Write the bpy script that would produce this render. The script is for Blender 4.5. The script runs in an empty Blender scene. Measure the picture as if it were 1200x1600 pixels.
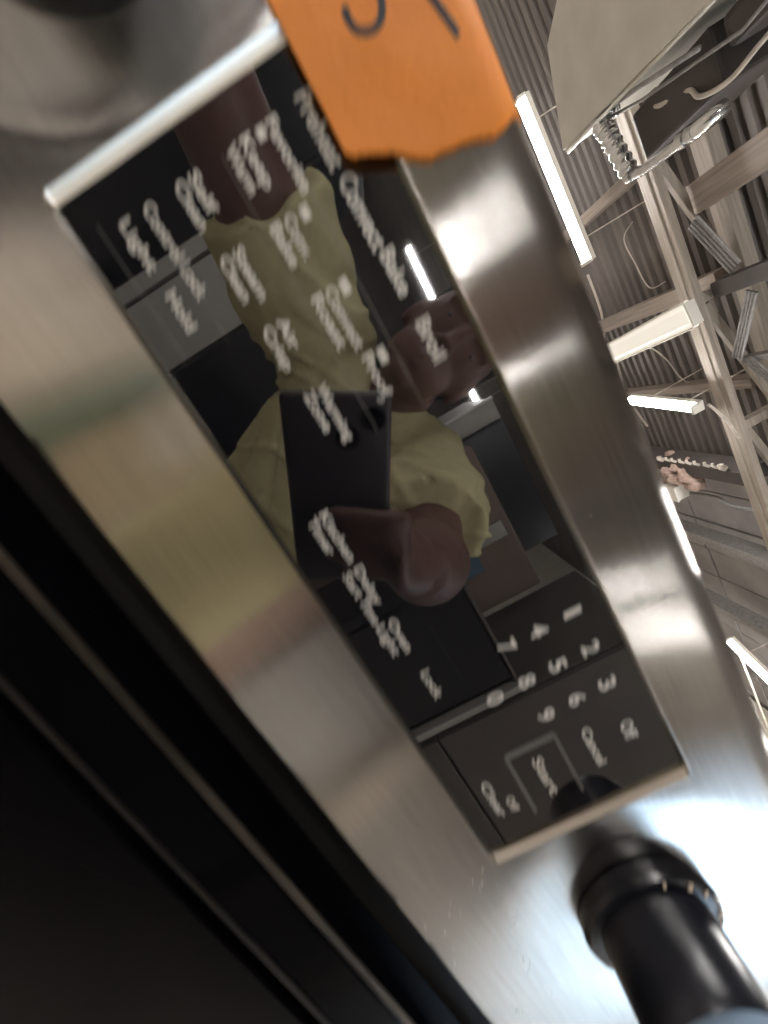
import bpy, bmesh, math, random
from mathutils import Vector, Matrix, noise
random.seed(7)
S = bpy.context.scene
C = S.collection
PI = math.pi

# ------------------------------------------------------------------ camera, world, exposure
cam_d = bpy.data.cameras.new('camera'); cam = bpy.data.objects.new('camera', cam_d); C.objects.link(cam)
CR = Vector((.49927864, -.02564288, .86606194)); CD = Vector((.8395851, -.23261908, -.49090245)); CF = Vector((.21405069, .97222981, -.09461236))
CP = Vector((.1033018, -.14, .05264093))
M4 = Matrix((( CR.x, -CD.x, -CF.x, CP.x), (CR.y, -CD.y, -CF.y, CP.y), (CR.z, -CD.z, -CF.z, CP.z), (0, 0, 0, 1)))
cam.matrix_world = M4
cam_d.sensor_fit = 'VERTICAL'; cam_d.sensor_height = 24.0; cam_d.sensor_width = 18.0
cam_d.lens = 604.0 / 1600.0 * 24.0
cam_d.clip_start = .004; cam_d.clip_end = 200
cam_d.dof.use_dof = True; cam_d.dof.focus_distance = 2.0
cam_d.dof.aperture_fstop = (cam_d.lens / 1000.0) / .0044          # a tall narrow pupil: close things go soft mostly up and down
cam_d.dof.aperture_ratio = 3.8
S.camera = cam
W = bpy.data.worlds.new('World'); S.world = W; W.use_nodes = True
W.node_tree.nodes['Background'].inputs[0].default_value = (.54, .76, 1.0, 1)
W.node_tree.nodes['Background'].inputs[1].default_value = 2.7       # daylight outside the open loading door
S.view_settings.view_transform = 'Standard'; S.view_settings.look = 'None'
S.view_settings.exposure = 0.85; S.view_settings.gamma = 1
S.cycles.use_denoising = True
S.cycles.max_bounces = 8; S.cycles.glossy_bounces = 6; S.cycles.diffuse_bounces = 4
S.cycles.sample_clamp_indirect = 8.0
TUBE = 62.0

# the loading door is an opening in the right-hand wall; a portal helps the sampler find it
pl = bpy.data.lights.new('loading_door_portal', 'AREA'); pl.shape = 'RECTANGLE'; pl.size = 3.9; pl.size_y = 3.8
pl.cycles.is_portal = True
po = bpy.data.objects.new('loading_door_portal', pl); C.objects.link(po)
po.location = (8.02, -4.95, .55); po.rotation_euler = (0, math.radians(90), 0)

# ------------------------------------------------------------------ helpers
def obj(name, me, mat=None, parent=None, loc=None):
    o = bpy.data.objects.new(name, me); C.objects.link(o)
    if mat is not None and not me.materials: me.materials.append(mat)
    if parent is not None: o.parent = parent
    if loc is not None: o.location = loc
    return o
def bm_obj(name, bm, mat=None, parent=None, loc=None, smooth=False, auto=None):
    bmesh.ops.recalc_face_normals(bm, faces=bm.faces)
    me = bpy.data.meshes.new(name); bm.to_mesh(me); bm.free()
    if smooth:
        for p in me.polygons: p.use_smooth = True
    if auto is not None:
        me.set_sharp_from_angle(angle=math.radians(auto))
    return obj(name, me, mat, parent, loc)
def tag(o, label=None, cat=None, group=None, kind=None):
    if label: o['label'] = label
    if cat: o['category'] = cat
    if group: o['group'] = group
    if kind: o['kind'] = kind
    return o
def empty(name, loc=(0, 0, 0)):
    o = bpy.data.objects.new(name, None); C.objects.link(o); o.location = loc; o.empty_display_size = .1
    return o
def box(bm, lo, hi, bev=0.0, seg=2):
    lo, hi = Vector(lo), Vector(hi); c = (lo + hi) / 2; s = hi - lo
    r = bmesh.ops.create_cube(bm, size=1, matrix=Matrix.Translation(c) @ Matrix.Diagonal((s.x, s.y, s.z, 1)))
    if bev:
        es = list({e for v in r['verts'] for e in v.link_edges})
        bmesh.ops.bevel(bm, geom=es, offset=bev, segments=seg, profile=.5, affect='EDGES')
def bar(bm, a, b, w, h, up=(0, 0, 1), bev=0.0):
    a, b = Vector(a), Vector(b); d = b - a; L = d.length; d.normalize(); up = Vector(up)
    x = d.cross(up)
    if x.length < 1e-4: x = d.cross(Vector((1, 0, 0)))
    x.normalize(); z = x.cross(d)
    m = Matrix(((d.x, x.x, z.x, (a.x+b.x)/2), (d.y, x.y, z.y, (a.y+b.y)/2), (d.z, x.z, z.z, (a.z+b.z)/2), (0, 0, 0, 1)))
    r = bmesh.ops.create_cube(bm, size=1, matrix=m @ Matrix.Diagonal((L, w, h, 1)))
    if bev:
        es = list({e for v in r['verts'] for e in v.link_edges})
        bmesh.ops.bevel(bm, geom=es, offset=bev, segments=2, profile=.5, affect='EDGES')
def tube(bm, pts, rad, n=10, cap=True, flat=None):
    """sweep; rad is a number, or a list of numbers / (rx, ry) pairs; flat = preferred ry axis"""
    pts = [Vector(p) for p in pts]; rings = []
    ref = Vector(flat) if flat is not None else None
    prev = None
    for i, p in enumerate(pts):
        t = (pts[min(i+1, len(pts)-1)] - pts[max(i-1, 0)]).normalized()
        if ref is not None: y = ref - t * ref.dot(t)
        elif prev is not None: y = prev - t * prev.dot(t)
        else: y = Vector((0, 0, 1)) - t * t.z if abs(t.z) < .9 else Vector((1, 0, 0)) - t * t.x
        y.normalize(); x = t.cross(y); prev = y
        r = rad[i] if isinstance(rad, (list, tuple)) else rad
        rx, ry = r if isinstance(r, (list, tuple)) else (r, r)
        rings.append([bm.verts.new(p + x * (math.cos(2*PI*k/n) * rx) + y * (math.sin(2*PI*k/n) * ry)) for k in range(n)])
    for a, b in zip(rings, rings[1:]):
        for k in range(n): bm.faces.new((a[k], a[(k+1) % n], b[(k+1) % n], b[k]))
    if cap:
        bm.faces.new(rings[0][::-1]); bm.faces.new(rings[-1])
    return rings
def ball(bm, c, r, seg=16, rot=None):
    r = r if isinstance(r, (tuple, list)) else (r, r, r)
    m = Matrix.Translation(Vector(c))
    if rot is not None: m = m @ rot
    bmesh.ops.create_uvsphere(bm, u_segments=seg, v_segments=seg//2+2, radius=1, matrix=m @ Matrix.Diagonal((*r, 1)))
def remeshed(name, bm, vox, mat, parent=None, smooth=4, disp=None):
    """join overlapping lofts into one continuous surface"""
    bmesh.ops.recalc_face_normals(bm, faces=bm.faces)
    me = bpy.data.meshes.new(name + '_src'); bm.to_mesh(me); bm.free()
    tmp = bpy.data.objects.new('tmp', me); C.objects.link(tmp)
    md = tmp.modifiers.new('r', 'REMESH'); md.mode = 'VOXEL'; md.voxel_size = vox; md.use_smooth_shade = True
    sm = tmp.modifiers.new('s', 'SMOOTH'); sm.iterations = smooth; sm.factor = .5
    dg = bpy.context.evaluated_depsgraph_get(); dg.update()
    out = bpy.data.meshes.new_from_object(tmp.evaluated_get(dg), preserve_all_data_layers=False, depsgraph=dg)
    bpy.data.objects.remove(tmp); bpy.data.meshes.remove(me)
    out.name = name
    if disp:
        ns = [v.normal.copy() for v in out.vertices]
        for v, nn in zip(out.vertices, ns): v.co += nn * disp(v.co, nn)
    for p in out.polygons: p.use_smooth = True
    return obj(name, out, mat, parent)

# ------------------------------------------------------------------ materials
def mat(name, col, rough=.5, metal=0.0, spec=.5, noise_amt=.12, nscale=12.0, bump=0.0, bscale=60.0, ior=1.5, emit=None, stretch=None, coat=0.0):
    m = bpy.data.materials.new(name); m.use_nodes = True; nt = m.node_tree; N = nt.nodes; L = nt.links
    b = N['Principled BSDF']
    b.inputs['Roughness'].default_value = rough; b.inputs['Metallic'].default_value = metal
    b.inputs['IOR'].default_value = ior; b.inputs['Specular IOR Level'].default_value = spec
    b.inputs['Coat Weight'].default_value = coat
    tc = N.new('ShaderNodeTexCoord'); mp = N.new('ShaderNodeMapping'); L.new(tc.outputs['Object'], mp.inputs['Vector'])
    if stretch: mp.inputs['Scale'].default_value = stretch
    if noise_amt:
        nz = N.new('ShaderNodeTexNoise'); nz.inputs['Scale'].default_value = nscale; nz.inputs['Detail'].default_value = 6
        L.new(mp.outputs['Vector'], nz.inputs['Vector'])
        rmp = N.new('ShaderNodeMapRange'); rmp.inputs['From Min'].default_value = .25; rmp.inputs['From Max'].default_value = .75
        rmp.inputs['To Min'].default_value = 1 - noise_amt; rmp.inputs['To Max'].default_value = 1 + noise_amt
        L.new(nz.outputs['Fac'], rmp.inputs['Value'])
        mx = N.new('ShaderNodeVectorMath'); mx.operation = 'SCALE'; mx.inputs[0].default_value = col[:3]
        L.new(rmp.outputs['Result'], mx.inputs['Scale']); L.new(mx.outputs['Vector'], b.inputs['Base Color'])
    else:
        b.inputs['Base Color'].default_value = (*col[:3], 1)
    if bump:
        n2 = N.new('ShaderNodeTexNoise'); n2.inputs['Scale'].default_value = bscale; n2.inputs['Detail'].default_value = 4
        L.new(mp.outputs['Vector'], n2.inputs['Vector'])
        bp = N.new('ShaderNodeBump'); bp.inputs['Strength'].default_value = bump; bp.inputs['Distance'].default_value = .01
        L.new(n2.outputs['Fac'], bp.inputs['Height']); L.new(bp.outputs['Normal'], b.inputs['Normal'])
    if emit:
        b.inputs['Emission Color'].default_value = (*emit[0], 1); b.inputs['Emission Strength'].default_value = emit[1]
    return m

def brushed_steel(name, col=(.66, .64, .61), rough=.195, aniso=1.0, grain=.05):
    m = bpy.data.materials.new(name); m.use_nodes = True; nt = m.node_tree; N = nt.nodes; L = nt.links
    b = N['Principled BSDF']; b.inputs['Metallic'].default_value = 1
    b.inputs['Anisotropic'].default_value = aniso
    tg = N.new('ShaderNodeCombineXYZ'); tg.inputs[2].default_value = 1; L.new(tg.outputs[0], b.inputs['Tangent'])
    tc = N.new('ShaderNodeTexCoord'); mp = N.new('ShaderNodeMapping'); mp.inputs['Scale'].default_value = (22, 700, 1500)
    L.new(tc.outputs['Object'], mp.inputs['Vector'])
    nz = N.new('ShaderNodeTexNoise'); nz.inputs['Scale'].default_value = 1; nz.inputs['Detail'].default_value = 3
    L.new(mp.outputs['Vector'], nz.inputs['Vector'])
    r1 = N.new('ShaderNodeMapRange'); r1.inputs['To Min'].default_value = rough - .02; r1.inputs['To Max'].default_value = rough + .025
    L.new(nz.outputs['Fac'], r1.inputs['Value']); L.new(r1.outputs['Result'], b.inputs['Roughness'])
    r2 = N.new('ShaderNodeMapRange'); r2.inputs['From Min'].default_value = .3; r2.inputs['From Max'].default_value = .7
    r2.inputs['To Min'].default_value = .84; r2.inputs['To Max'].default_value = 1.10
    L.new(nz.outputs['Fac'], r2.inputs['Value'])
    n3 = N.new('ShaderNodeTexNoise'); n3.inputs['Scale'].default_value = 14; n3.inputs['Detail'].default_value = 5
    L.new(tc.outputs['Object'], n3.inputs['Vector'])
    r3 = N.new('ShaderNodeMapRange'); r3.inputs['From Min'].default_value = .3; r3.inputs['From Max'].default_value = .7
    r3.inputs['To Min'].default_value = .93; r3.inputs['To Max'].default_value = 1.04
    L.new(n3.outputs['Fac'], r3.inputs['Value'])
    ml = N.new('ShaderNodeMath'); ml.operation = 'MULTIPLY'; L.new(r2.outputs['Result'], ml.inputs[0]); L.new(r3.outputs['Result'], ml.inputs[1])
    mx = N.new('ShaderNodeVectorMath'); mx.operation = 'SCALE'; mx.inputs[0].default_value = col
    L.new(ml.outputs[0], mx.inputs['Scale']); L.new(mx.outputs['Vector'], b.inputs['Base Color'])
    bp = N.new('ShaderNodeBump'); bp.inputs['Strength'].default_value = grain; bp.inputs['Distance'].default_value = .0002
    L.new(nz.outputs['Fac'], bp.inputs['Height']); L.new(bp.outputs['Normal'], b.inputs['Normal'])
    return m

STEEL = brushed_steel('brushed_steel')
BEZEL = mat('bezel_steel', (.82, .77, .69), .27, metal=1.0, noise_amt=.06, nscale=40)
GLASS = mat('black_glass', (.006, .006, .008), .025, noise_amt=0, ior=2.75)
DOORG = mat('door_black_glass', (.003, .003, .0045), .12, noise_amt=0, ior=1.15, spec=.16)
TRIMB = mat('black_trim', (.030, .027, .025), .32, noise_amt=.2, ior=1.5)
EDGEHL = mat('door_edge_highlight', (.075, .060, .044), .5, metal=.2, noise_amt=.9, nscale=16)  # brownish reflection on the door's top edge, put into the colour
SEAMM = mat('seam_metal', (.022, .019, .017), .5, noise_amt=.8, nscale=14)
DARKM = mat('dark_enamel', (.02, .02, .022), .35)
KNOBM = mat('knob_black', (.008, .009, .015), .28, noise_amt=.2, nscale=80, ior=1.5)
KNOBG = mat('knob_gloss', (.008, .009, .014), .24, noise_amt=0, ior=1.5)
KNOBR = mat('knob_rib', (.10, .085, .075), .35, metal=.8)
PRINT = mat('panel_print', (.90, .87, .81), .4, noise_amt=.10, nscale=900)
PRINTD = mat('panel_print_dim', (.20, .195, .185), .4, noise_amt=0)
TICKM = mat('knob_print_glint', (.75, .62, .48), .4, noise_amt=0)
TAPE = mat('orange_tape', (.97, .31, .035), .55, noise_amt=.08, nscale=45, bump=.08, bscale=320)
INK = mat('marker_ink', (.012, .008, .014), .5, noise_amt=.2)
DECK = mat('roof_deck_steel', (.14, .122, .110), .55, metal=.0, noise_amt=.35, nscale=1.2, stretch=(.5, 3, 1))
DECKW = mat('roof_liner', (.30, .285, .28), .7, noise_amt=.25, nscale=2.0)
BEAMT = mat('tan_timber', (.31, .268, .225), .6, noise_amt=.3, nscale=5, stretch=(.4, 8, 8), bump=.2)
BEAMY = mat('tan_timber_crosswise', (.24, .195, .16), .6, noise_amt=.3, nscale=5, stretch=(8, .4, 8), bump=.2)
BEAMD = mat('dark_beam', (.055, .045, .042), .6, noise_amt=.3, nscale=4)
GALV = mat('galvanised', (.27, .26, .255), .5, metal=.3, noise_amt=.25, nscale=30)
ALU = mat('aluminium_duct', (.72, .72, .72), .22, metal=1.0, noise_amt=.2, nscale=25)
HVACM = mat('heater_paint', (.62, .60, .54), .45, noise_amt=.10, nscale=4)
GLOW = mat('diffuser_added_glow', (.80, .77, .70), .4, noise_amt=.04, emit=((1, .95, .85), .30))  # faint glow added to brighten the unlit fixture's diffuser
WHITEP = mat('white_fixture', (.80, .77, .70), .4, noise_amt=.05)
TUBEM = mat('lit_tube', (.9, .9, .9), .4, noise_amt=0, emit=((1.0, .97, .945), TUBE))
WIREW = mat('pale_wire', (.55, .50, .44), .5, noise_amt=.2)
WIREB = mat('black_wire', (.03, .028, .03), .5, noise_amt=.2)
INSUL = mat('pink_insulation', (.34, .245, .205), .95, noise_amt=.4, nscale=25, bump=.6)
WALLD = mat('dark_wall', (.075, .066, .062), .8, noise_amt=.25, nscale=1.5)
WALLR = mat('cream_wall', (.74, .68, .59), .8, noise_amt=.10, nscale=1.5)
WALLM = mat('warehouse_wall', (.58, .53, .47), .8, noise_amt=.15, nscale=1.5)
FLOORM = mat('concrete_floor', (.44, .395, .34), .55, noise_amt=.3, nscale=1.5, bump=.1, bscale=30)
WHITEA = mat('white_enamel', (.70, .69, .67), .3, noise_amt=.05)
GREYA = mat('grey_enamel', (.40, .38, .355), .35, noise_amt=.06)
BLACKA = mat('black_enamel', (.010, .011, .014), .25, noise_amt=.1)
STAINA = mat('plain_stainless', (.10, .086, .077), .5, metal=.2, noise_amt=.08, nscale=3)
CARD = mat('cardboard', (.20, .155, .13), .85, noise_amt=.15, nscale=6)
BLUE = mat('blue_film', (.10, .17, .25), .4, noise_amt=.1)
SKIN = mat('skin', (.16, .088, .076), .45, noise_amt=.12, nscale=25, bump=.08, bscale=250)
SHIRT = mat('yellow_olive_cotton', (.62, .56, .33), .9, noise_amt=.08, nscale=60, bump=.12, bscale=500)
TROUS = mat('khaki_cotton', (.40, .33, .25), .9, noise_amt=.2, nscale=80)
HAIR = mat('black_hair', (.012, .010, .010), .6, noise_amt=.4, nscale=150, bump=.6, bscale=250)
SHOE = mat('shoe_leather', (.03, .027, .025), .5)
SOLE = mat('shoe_rubber', (.35, .34, .32), .8)
EYEW = mat('eye_white', (.16, .13, .12), .2, noise_amt=0)
PHONE = mat('phone_case', (.075, .068, .078), .45, noise_amt=.1)
LENS = mat('lens_glass', (.003, .003, .005), .05, noise_amt=0, ior=1.8)
SPECK = mat('dust', (.8, .78, .74), .8, noise_amt=.2)

# ------------------------------------------------------------------ the building (setting)
def struct(name, lo, hi, m):
    bm = bmesh.new(); box(bm, lo, hi); return tag(bm_obj(name, bm, m), kind='structure')
FZ = -1.45
struct('floor', (-9.2, -16.4, FZ - .2), (40, 11, FZ), FLOORM)
def wall(name, lo, hi, label, m=None):
    bm = bmesh.new(); box(bm, lo, hi); return tag(bm_obj(name, bm, m or WALLM), label, 'wall')
wall('warehouse_wall', (-9.2, -16.2, FZ), (-9, 10.8, 3.6), 'plain warehouse wall at the far left end of the roof deck')
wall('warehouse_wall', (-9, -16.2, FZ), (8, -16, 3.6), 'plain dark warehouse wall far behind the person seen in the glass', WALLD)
wall('warehouse_wall', (-9, 10.6, FZ), (8, 10.8, 3.6), 'plain warehouse wall behind the oven beneath the roof deck')
rw = empty('warehouse_wall', (8, 0, FZ)); tag(rw, 'right end wall with the tall open loading door letting in daylight', 'wall')
def rel(o, root): o.parent = root; o.matrix_parent_inverse = Matrix.Translation(-root.location); return o
for nm, lo, hi in (('wall_section', (8, -16.2, FZ), (8.2, -6.9, 3.6)), ('wall_section', (8, -3.0, FZ), (8.2, 10.8, 3.6)), ('door_lintel', (8, -6.9, 2.45), (8.2, -3.0, 3.6))):
    bm = bmesh.new(); box(bm, lo, hi); rel(bm_obj(nm, bm, WALLR), rw)

# roof deck: corrugated sheets, ribs along x
bm = bmesh.new(); box(bm, (-9.2, -16.2, 3.68), (8.2, 10.8, 3.80)); deck = tag(bm_obj('roof_deck', bm, DECK), kind='structure')
P = .13
def sheet_mesh(L, n=8):
    bm = bmesh.new(); prof = []
    for i in range(n):
        y = i * P
        prof += [(y, 0), (y + .055, 0), (y + .075, .045), (y + .110, .045)]
    prof.append((n * P + .004, 0))
    a = [bm.verts.new((0, y, z)) for y, z in prof]; b = [bm.verts.new((L, y, z)) for y, z in prof]
    for i in range(len(prof) - 1): bm.faces.new((a[i], b[i], b[i+1], a[i+1]))
    me = bpy.data.meshes.new('roof_sheet'); bm.to_mesh(me); bm.free(); me.materials.append(DECK); return me
sm_ = sheet_mesh(3.53)
k = 0
while True:
    y = -16.1 + k * 8 * P
    if y > 10.6: break
    for j in range(5):
        o = obj('roof_sheet', sm_, None, deck, (-9.1 + j * 3.5, y, 3.60 + random.uniform(0, .006) + .003 * (j % 2)))
    k += 1

# ------------------------------------------------------------------ roof truss and beams
tr = empty('roof_truss', (0, 3.5, 3.0)); tag(tr, 'long tan timber roof truss running along the corrugated roof with diagonal braces', 'truss')
def tp(name, a, b, w, h, m, bev=.006, up=(0, 0, 1)):
    bm = bmesh.new(); bar(bm, a, b, w, h, up, bev); return rel(bm_obj(name, bm, m), tr)
tp('bottom_chord', (-8.9, 3.585, 3.0), (7.9, 3.585, 3.0), .080, .07, BEAMT)
tp('bottom_chord', (-8.9, 3.497, 3.0), (7.9, 3.497, 3.0), .080, .07, BEAMT)
tp('cover_plate', (-8.9, 3.541, 2.959), (7.9, 3.541, 2.959), .05, .010, BEAMT, .002)
tp('top_chord', (-8.9, 3.55, 3.5), (7.9, 3.55, 3.5), .15, .12, BEAMT)
for i in range(-6, 6):
    x = .65 + i * 1.25
    tp('web_post', (x, 3.55, 3.07), (x, 3.55, 3.44), .09, .09, BEAMT, up=(0, 1, 0))
    tp('web_brace', (x + .06, 3.55, 3.09), (x + 1.19, 3.55, 3.42), .05, .07, BEAMT)
def beam(name, a, b, w, h, m, label, cat='beam', group=None, bev=.006, up=(0, 0, 1)):
    bm = bmesh.new(); bar(bm, a, b, w, h, up, bev); return tag(bm_obj(name, bm, m), label, cat, group)
beam('cross_beam', (-.62, 3.66, 3.42), (-.70, 9.8, 3.42), .11, .16, BEAMY, 'thin tan cross beam above the long lit tube, meeting the truss below the silver duct')
beam('cross_beam', (.60, 3.66, 3.42), (.60, 9.8, 3.42), .16, .16, BEAMY, 'tan cross beam directly behind the white trough light fixture')
beam('cross_beam', (1.62, 3.66, 3.42), (1.62, 9.8, 3.42), .10, .14, BEAMY, 'thin cross beam above the short lit tube by the oven edge')
beam('cross_beam', (2.50, 3.66, 3.14), (2.35, 9.8, 3.14), .16, .26, BEAMD, 'dark heavy cross beam beside the pink insulation', )
beam('cross_beam', (3.72, 2.0, 3.22), (3.72, 9.8, 3.22), .12, .20, GALV, 'grey steel cross beam under the pale roof lining panels')
beam('cross_beam', (5.05, 2.0, 3.22), (5.05, 9.8, 3.22), .12, .20, GALV, 'grey steel cross beam nearest the diagonal lit tube')
beam('tie_beam', (-.10, 3.45, 3.24), (-.10, -2.0, 3.24), .23, .16, BEAMY, 'wide brown tie beam running toward the viewer right of the silver duct')
beam('tie_beam', (.63, 3.44, 3.16), (.63, -2.0, 3.16), .13, .14, BEAMD, 'dark tie beam meeting the truss opposite the white trough fixture')
beam('tie_beam', (1.30, 3.44, 3.18), (1.24, -2.0, 3.18), .06, .08, GALV, 'slim grey tie beam crossing the roof near the right edge')
# ribbed bars between the tie beams
def ribbed(name, a, b, w, label, m):
    bm = bmesh.new(); a, b = Vector(a), Vector(b); d = (b - a).normalized(); x = d.cross(Vector((0, 0, 1))).normalized()
    for k in range(4):
        off = x * ((k - 1.5) * w / 4); tube(bm, [a + off, b + off], w / 8.5, 8)
    return tag(bm_obj(name, bm, m, smooth=True, auto=40), label, 'brace')
ribbed('ribbed_brace', (.05, 3.47, 3.15), (.53, 3.24, 3.15), .13, 'pale ribbed brace bundle slanting from the truss toward the dark tie beam', GALV)
ribbed('ribbed_brace', (1.26, 3.44, 3.12), (.74, 3.14, 3.12), .10, 'grey brace slanting between the dark and the slim tie beams', GALV)
ribbed('ribbed_brace', (1.30, 3.34, 3.12), (2.3, 2.6, 3.12), .10, 'grey brace slanting away from the slim tie beam toward the right edge', GALV)
ribbed('ribbed_brace', (2.9, 3.44, 3.1), (1.9, 2.7, 3.1), .09, 'grey brace beneath the roof lowest along the truss', GALV)

# pale lining panels beyond the dark beam
lin = empty('roof_lining', (3.8, 5, 3.5)); tag(lin, 'run of pale grey roof lining panels with dark joints beyond the dark beam', 'ceiling panels')
for i in range(9):
    for j in range(7):
        x0 = 2.62 + i * .56; y0 = 2.2 + j * 1.05
        bm = bmesh.new(); dz = random.uniform(-.012, .012)
        box(bm, (x0 + .012, y0 + .012, 3.50 + dz), (x0 + .548, y0 + 1.038, 3.53 + dz), .006, 1)
        rel(bm_obj('lining_panel', bm, DECKW), lin)

# ------------------------------------------------------------------ tube lights
def tube_light(name, a, b, label, lit=True, group=None, w=.10, rad=.038):
    a, b = Vector(a), Vector(b); root = empty(name, (a + b) / 2); d = (b - a).normalized()
    bm = bmesh.new(); bar(bm, a + Vector((0, 0, .05)), b + Vector((0, 0, .05)), w, .05, bev=.006); rel(bm_obj('housing', bm, WHITEP), root)
    bm = bmesh.new(); tube(bm, [a + d * .02, b - d * .02], rad, 12); rel(bm_obj('tube', bm, TUBEM if lit else WHITEP, smooth=True, auto=50), root)
    for e, s in ((a, 1), (b, -1)):
        bm = bmesh.new(); bar(bm, e - d * s * .012, e + d * s * .02, .085, .085, bev=.004); rel(bm_obj('end_cap', bm, WHITEP), root)
        bm = bmesh.new(); q = e + d * s * .22 + Vector((0, 0, .07)); tube(bm, [q, (q.x, q.y, 3.62)], .006, 6); rel(bm_obj('hanger', bm, WIREW), root)
    return tag(root, label, 'tube light', group)
tube_light('tube_light', (-1.73, 4.23, 2.70), (-.15, 4.20, 2.70), 'long lit fluorescent tube right beside the torn orange tape')
tube_light('tube_light', (1.385, 4.42, 2.70), (1.515, 3.50, 2.70), 'short lit fluorescent tube touching the oven edge below the white trough fixture')
tube_light('tube_light', (4.93, 4.36, 2.70), (5.75, 3.15, 2.70), 'lit fluorescent tube slanting out of the picture at the lower right edge')
tube_light('tube_light', (-2.85, -9.95, 2.70), (-1.10, -10.05, 2.70), 'long bright tube mirrored in the black glass near its upper edge', w=.2, rad=.075)
tube_light('tube_light', (.55, -10.6, 2.70), (1.36, -10.6, 2.70), 'bright tube mirrored in the glass just beside the face of the person', w=.2, rad=.075)
for x, y in ((6.5, -2.0), (-3.4, 1.2), (-2.3, .5), (4.6, 1.0), (6.3, .4), (-6, -3), (-2.6, -2.2), (-6.5, -10), (5.6, -1.5), (-5.5, 4.2), (-4.7, -1.9), (-2.0, 7.6), (2.0, 8.2), (-4.4, -6.4)):  # unseen tubes added as fill light for the room
    tube_light('tube_light', (x - .8, y, 2.72), (x + .8, y, 2.72), 'added fill tube, lit, hung under the roof outside the picture', group='added fill tubes outside the picture')
tube_light('tube_light', (1.45, .95, 2.72), (2.15, .95, 2.72), 'tube light above the oven that shines as a white streak on its bent top edge', rad=.06)
for y in (-9.6, -7.6):  # unseen pair added to wash the right wall with light
    tube_light('tube_light', (7.3, y - .8, 3.46), (7.3, y + .8, 3.46), 'added fill tube, lit, hung under the roof outside the picture', group='added fill tubes outside the picture', rad=.022)
# the unlit fixture: a white trough
fx = empty('light_fixture', (.7, 3.75, 2.72)); tag(fx, 'white trough light fixture with faint added glow, lying across between oven edge and truss', 'light fixture')
def fpart(name, fn, m, **kw):
    bm = bmesh.new(); fn(bm); return rel(bm_obj(name, bm, m, **kw), fx)
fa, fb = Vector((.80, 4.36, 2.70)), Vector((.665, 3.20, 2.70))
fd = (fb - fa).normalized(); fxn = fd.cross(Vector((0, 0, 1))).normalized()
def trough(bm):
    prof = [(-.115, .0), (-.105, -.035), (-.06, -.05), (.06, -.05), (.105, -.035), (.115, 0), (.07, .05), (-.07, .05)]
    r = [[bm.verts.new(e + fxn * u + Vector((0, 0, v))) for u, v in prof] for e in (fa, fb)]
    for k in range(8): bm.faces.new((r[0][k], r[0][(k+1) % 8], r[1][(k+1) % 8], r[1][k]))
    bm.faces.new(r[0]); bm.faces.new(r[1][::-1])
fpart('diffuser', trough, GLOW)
for s in (-1, 1):
    fpart('rim', lambda bm, s=s: bar(bm, fa + fxn * .108 * s + Vector((0, 0, -.033)), fb + fxn * .108 * s + Vector((0, 0, -.033)), .016, .02, bev=.004), WHITEP)
for e, s in ((fa, 1), (fb, -1)):
    fpart('end_cap', lambda bm, e=e, s=s: bar(bm, e - fd * s * .02, e + fd * s * .004, .20, .085, bev=.005), WHITEP)

# ------------------------------------------------------------------ unit heater, flue, wires
hv = empty('unit_heater', (-1.1, 2.4, 2.2)); tag(hv, 'big pale grey unit heater hanging under the roof at the upper right', 'heater')
def hbox(name, lo, hi, m, bev=.02):
    bm = bmesh.new(); box(bm, lo, hi, bev); return rel(bm_obj(name, bm, m), hv)
bm = bmesh.new()
lo = [(-1.40, 3.02, 2.24), (-.835, 3.19, 2.2), (-.69, 1.95, 2.2), (-.64, 1.2, 2.2), (-1.7, 1.2, 2.24), (-1.50, 2.7, 2.24)]
va = [bm.verts.new(p) for p in lo]; vb = [bm.verts.new((p[0] - .02, p[1], p[2] + .62)) for p in lo]
bm.faces.new(va); bm.faces.new(vb[::-1])
for i in range(6): bm.faces.new((va[i], va[(i+1) % 6], vb[(i+1) % 6], vb[i]))
bmesh.ops.bevel(bm, geom=list(bm.edges), offset=.018, segments=2, affect='EDGES')
rel(bm_obj('casing', bm, HVACM), hv)
bm = bmesh.new(); tube(bm, [(-.63, 1.4, 2.212), (-.70, 2.1, 2.212), (-.815, 3.14, 2.212)], .011, 8); rel(bm_obj('edge_trim', bm, HVACM, smooth=True), hv)
hbox('burner_box', (-.66, 2.1, 2.30), (-.40, 2.66, 2.75), BEAMD, .02)
hbox('fan_guard', (-.64, 1.4, 2.30), (-.50, 2.05, 2.72), BEAMD, .03)
bm = bmesh.new(); tube(bm, [(-.86, 2.96, 2.23), (-.80, 2.78, 2.22), (-.70, 2.42, 2.22), (-.60, 2.1, 2.24)], .013, 8); rel(bm_obj('gas_pipe', bm, GALV, smooth=True), hv)
bm = bmesh.new(); tube(bm, [(-.80, 2.90, 2.26), (-.66, 2.50, 2.26), (-.52, 1.95, 2.28), (-.55, 1.7, 2.3)], .009, 8); rel(bm_obj('gas_pipe', bm, GALV, smooth=True), hv)
for k in range(4):
    x = (-1.45, -1.3, -.85, -.8)[k]; y = (2.6, 1.4, 3.0, 1.4)[k]
    bm = bmesh.new(); tube(bm, [(x, y, 2.8), (x, y, 3.6)], .012, 6); rel(bm_obj('hanger_rod', bm, GALV), hv)
fl = empty('flue_duct', (-.6, 2.7, 2.25)); tag(fl, 'shiny silver ribbed flexible duct with a straight pipe, beside the unit heater', 'duct')
pts = [(-.80, 2.80, 2.36), (-.80, 2.82, 2.29), (-.76, 2.82, 2.25), (-.70, 2.79, 2.24), (-.62, 2.77, 2.24), (-.50, 2.745, 2.24), (-.39, 2.72, 2.24)]
bm = bmesh.new(); fine = []
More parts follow.
